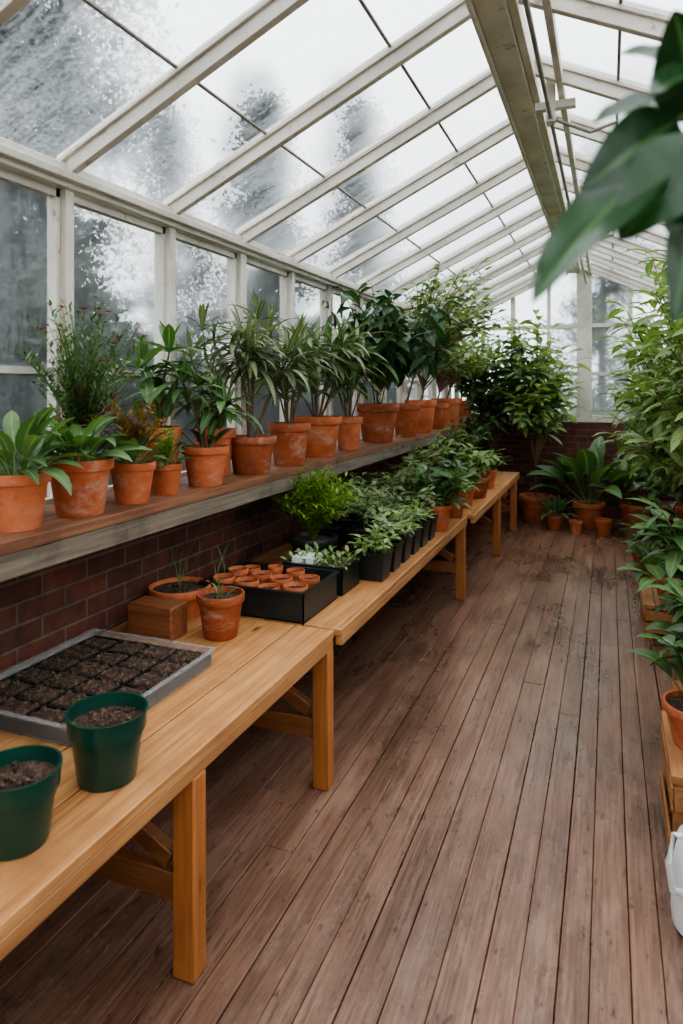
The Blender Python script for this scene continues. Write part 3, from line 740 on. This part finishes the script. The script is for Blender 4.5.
def tree(name, x, y, H, rad, nblob, per, z0=.8, conic=True, ls=.09):
    mb = MB(); b = Vector((x, y, -.15)); P = []
    mb.tube([b, b + Vector((.05, 0, H * .5)), b + Vector((0, .05, H * .97))], .14, .03, M['treebark'], 8)
    for i in range(nblob):
        h = z0 + (H - z0) * (i + rnd(0, 1)) / nblob; tt = (h - z0) / (H - z0)
        rr = rad * ((1 - tt) ** .8 + .06 if conic else math.sqrt(max(.05, 1 - (2 * tt - .9) ** 2 * .9)))
        a = rnd(0, 6.28); q = rr * math.sqrt(rnd(.1, 1)); c = b + Vector((math.cos(a) * q, math.sin(a) * q, h))
        s0 = b + Vector((0, 0, h - q * .3)); mb.tube([s0, c], .03, .008, M['treebark'], 4)
        br = rad * .12
        t = rg.uniform(.35, 1.15, per)[:, None]
        pts = np.array(s0)[None] * (1 - t) + np.array(c)[None] * t + rg.normal(size=(per, 3)) * np.array([br, br, br * .6])
        P.append(pts)
    foliage(np.concatenate(P), ls, name, mb)
tree('garden_tree', -5.4, 4.6, 8.0, 1.62, 210, 330, z0=1.2, conic=False)
tree('garden_tree', -11.5, 10.0, 6.8, 1.8, 120, 240, conic=False)
tree('garden_conifer', -5.2, 9.9, 6.3, 1.3, 125, 280)
tree('garden_conifer', -5.0, 14.2, 7.8, 1.5, 130, 280)
tree('garden_conifer', -11.0, 15.5, 9.0, 2.0, 120, 240)
tree('garden_conifer', -.2, 22.0, 9.5, 2.0, 140, 240)
tree('garden_tree', 7.0, 8, 7, 2.2, 80, 150, conic=False)
def hedge(name, x0, x1, y0, y1, H, n):
    P = np.stack([rg.uniform(x0, x1, n), rg.uniform(y0, y1, n), rg.uniform(0, 1, n) ** .8], 1)
    top = H * (1 + .22 * np.sin(P[:, 1] * 2.1 + 1) + .10 * np.sin(P[:, 1] * 5.3 + P[:, 0] * 3))
    P[:, 2] = -.15 + P[:, 2] * top
    foliage(P, .09, name)
hedge('garden_hedge', -3.4, -2.8, -1, 8.5, 1.95, 60000)
mb = MB()
def grow(p, d, ln, r, lev):
    q = p + d * ln; mid = p.lerp(q, .5) + Vector((rnd(-1, 1), rnd(-1, 1), 0)) * ln * .06
    mb.tube([p, mid, q], r, r * .65, M['treebark'], 5)
    if lev == 0: return
    for k in range(3 if lev > 1 else 4):
        nd = (d + Vector((rnd(-.8, .8), rnd(-.8, .8), rnd(-.3, .5)))).normalized(); grow(p.lerp(q, rnd(.55, 1)), nd, ln * rnd(.6, .85), r * .62, lev - 1)
grow(Vector((-5.4, 7.7, -.15)), Vector((0, 0, 1)), 1.2, .11, 5)
mb.build('bare_garden_tree')

# ------------------------------------------------------------------ world
w = bpy.data.worlds.new('overcast_sky'); scene.world = w; w.use_nodes = True; nt = w.node_tree; nt.nodes.clear()
o = nt.nodes.new('ShaderNodeOutputWorld'); bg = nt.nodes.new('ShaderNodeBackground')
tc = nt.nodes.new('ShaderNodeTexCoord'); sx = nt.nodes.new('ShaderNodeSeparateXYZ'); nt.links.new(tc.outputs['Generated'], sx.inputs[0])
c = ramp(nt, sx.outputs[2], [(0.0, (0.68, 0.72, 0.76)), (0.45, (0.93, 0.955, 0.985))])
nt.links.new(c, bg.inputs[0]); bg.inputs[1].default_value = 3.5; nt.links.new(bg.outputs[0], o.inputs[0])

# ------------------------------------------------------------------ camera
cam = bpy.data.cameras.new('camera'); co = bpy.data.objects.new('camera', cam); scene.collection.objects.link(co)
cam.sensor_fit = 'VERTICAL'; cam.sensor_height = 36; cam.lens = 24; cam.shift_y = -(512 - 388) / 1024
co.location = (0, 0, 1.55); co.rotation_euler = (math.radians(90), 0, math.radians(21.35))
cam.dof.use_dof = True; cam.dof.focus_distance = 3.2; cam.dof.aperture_fstop = 3.2
cam.clip_start = 0.02; scene.camera = co
scene.view_settings.view_transform = 'AgX'
scene.view_settings.look = 'AgX - Medium High Contrast'
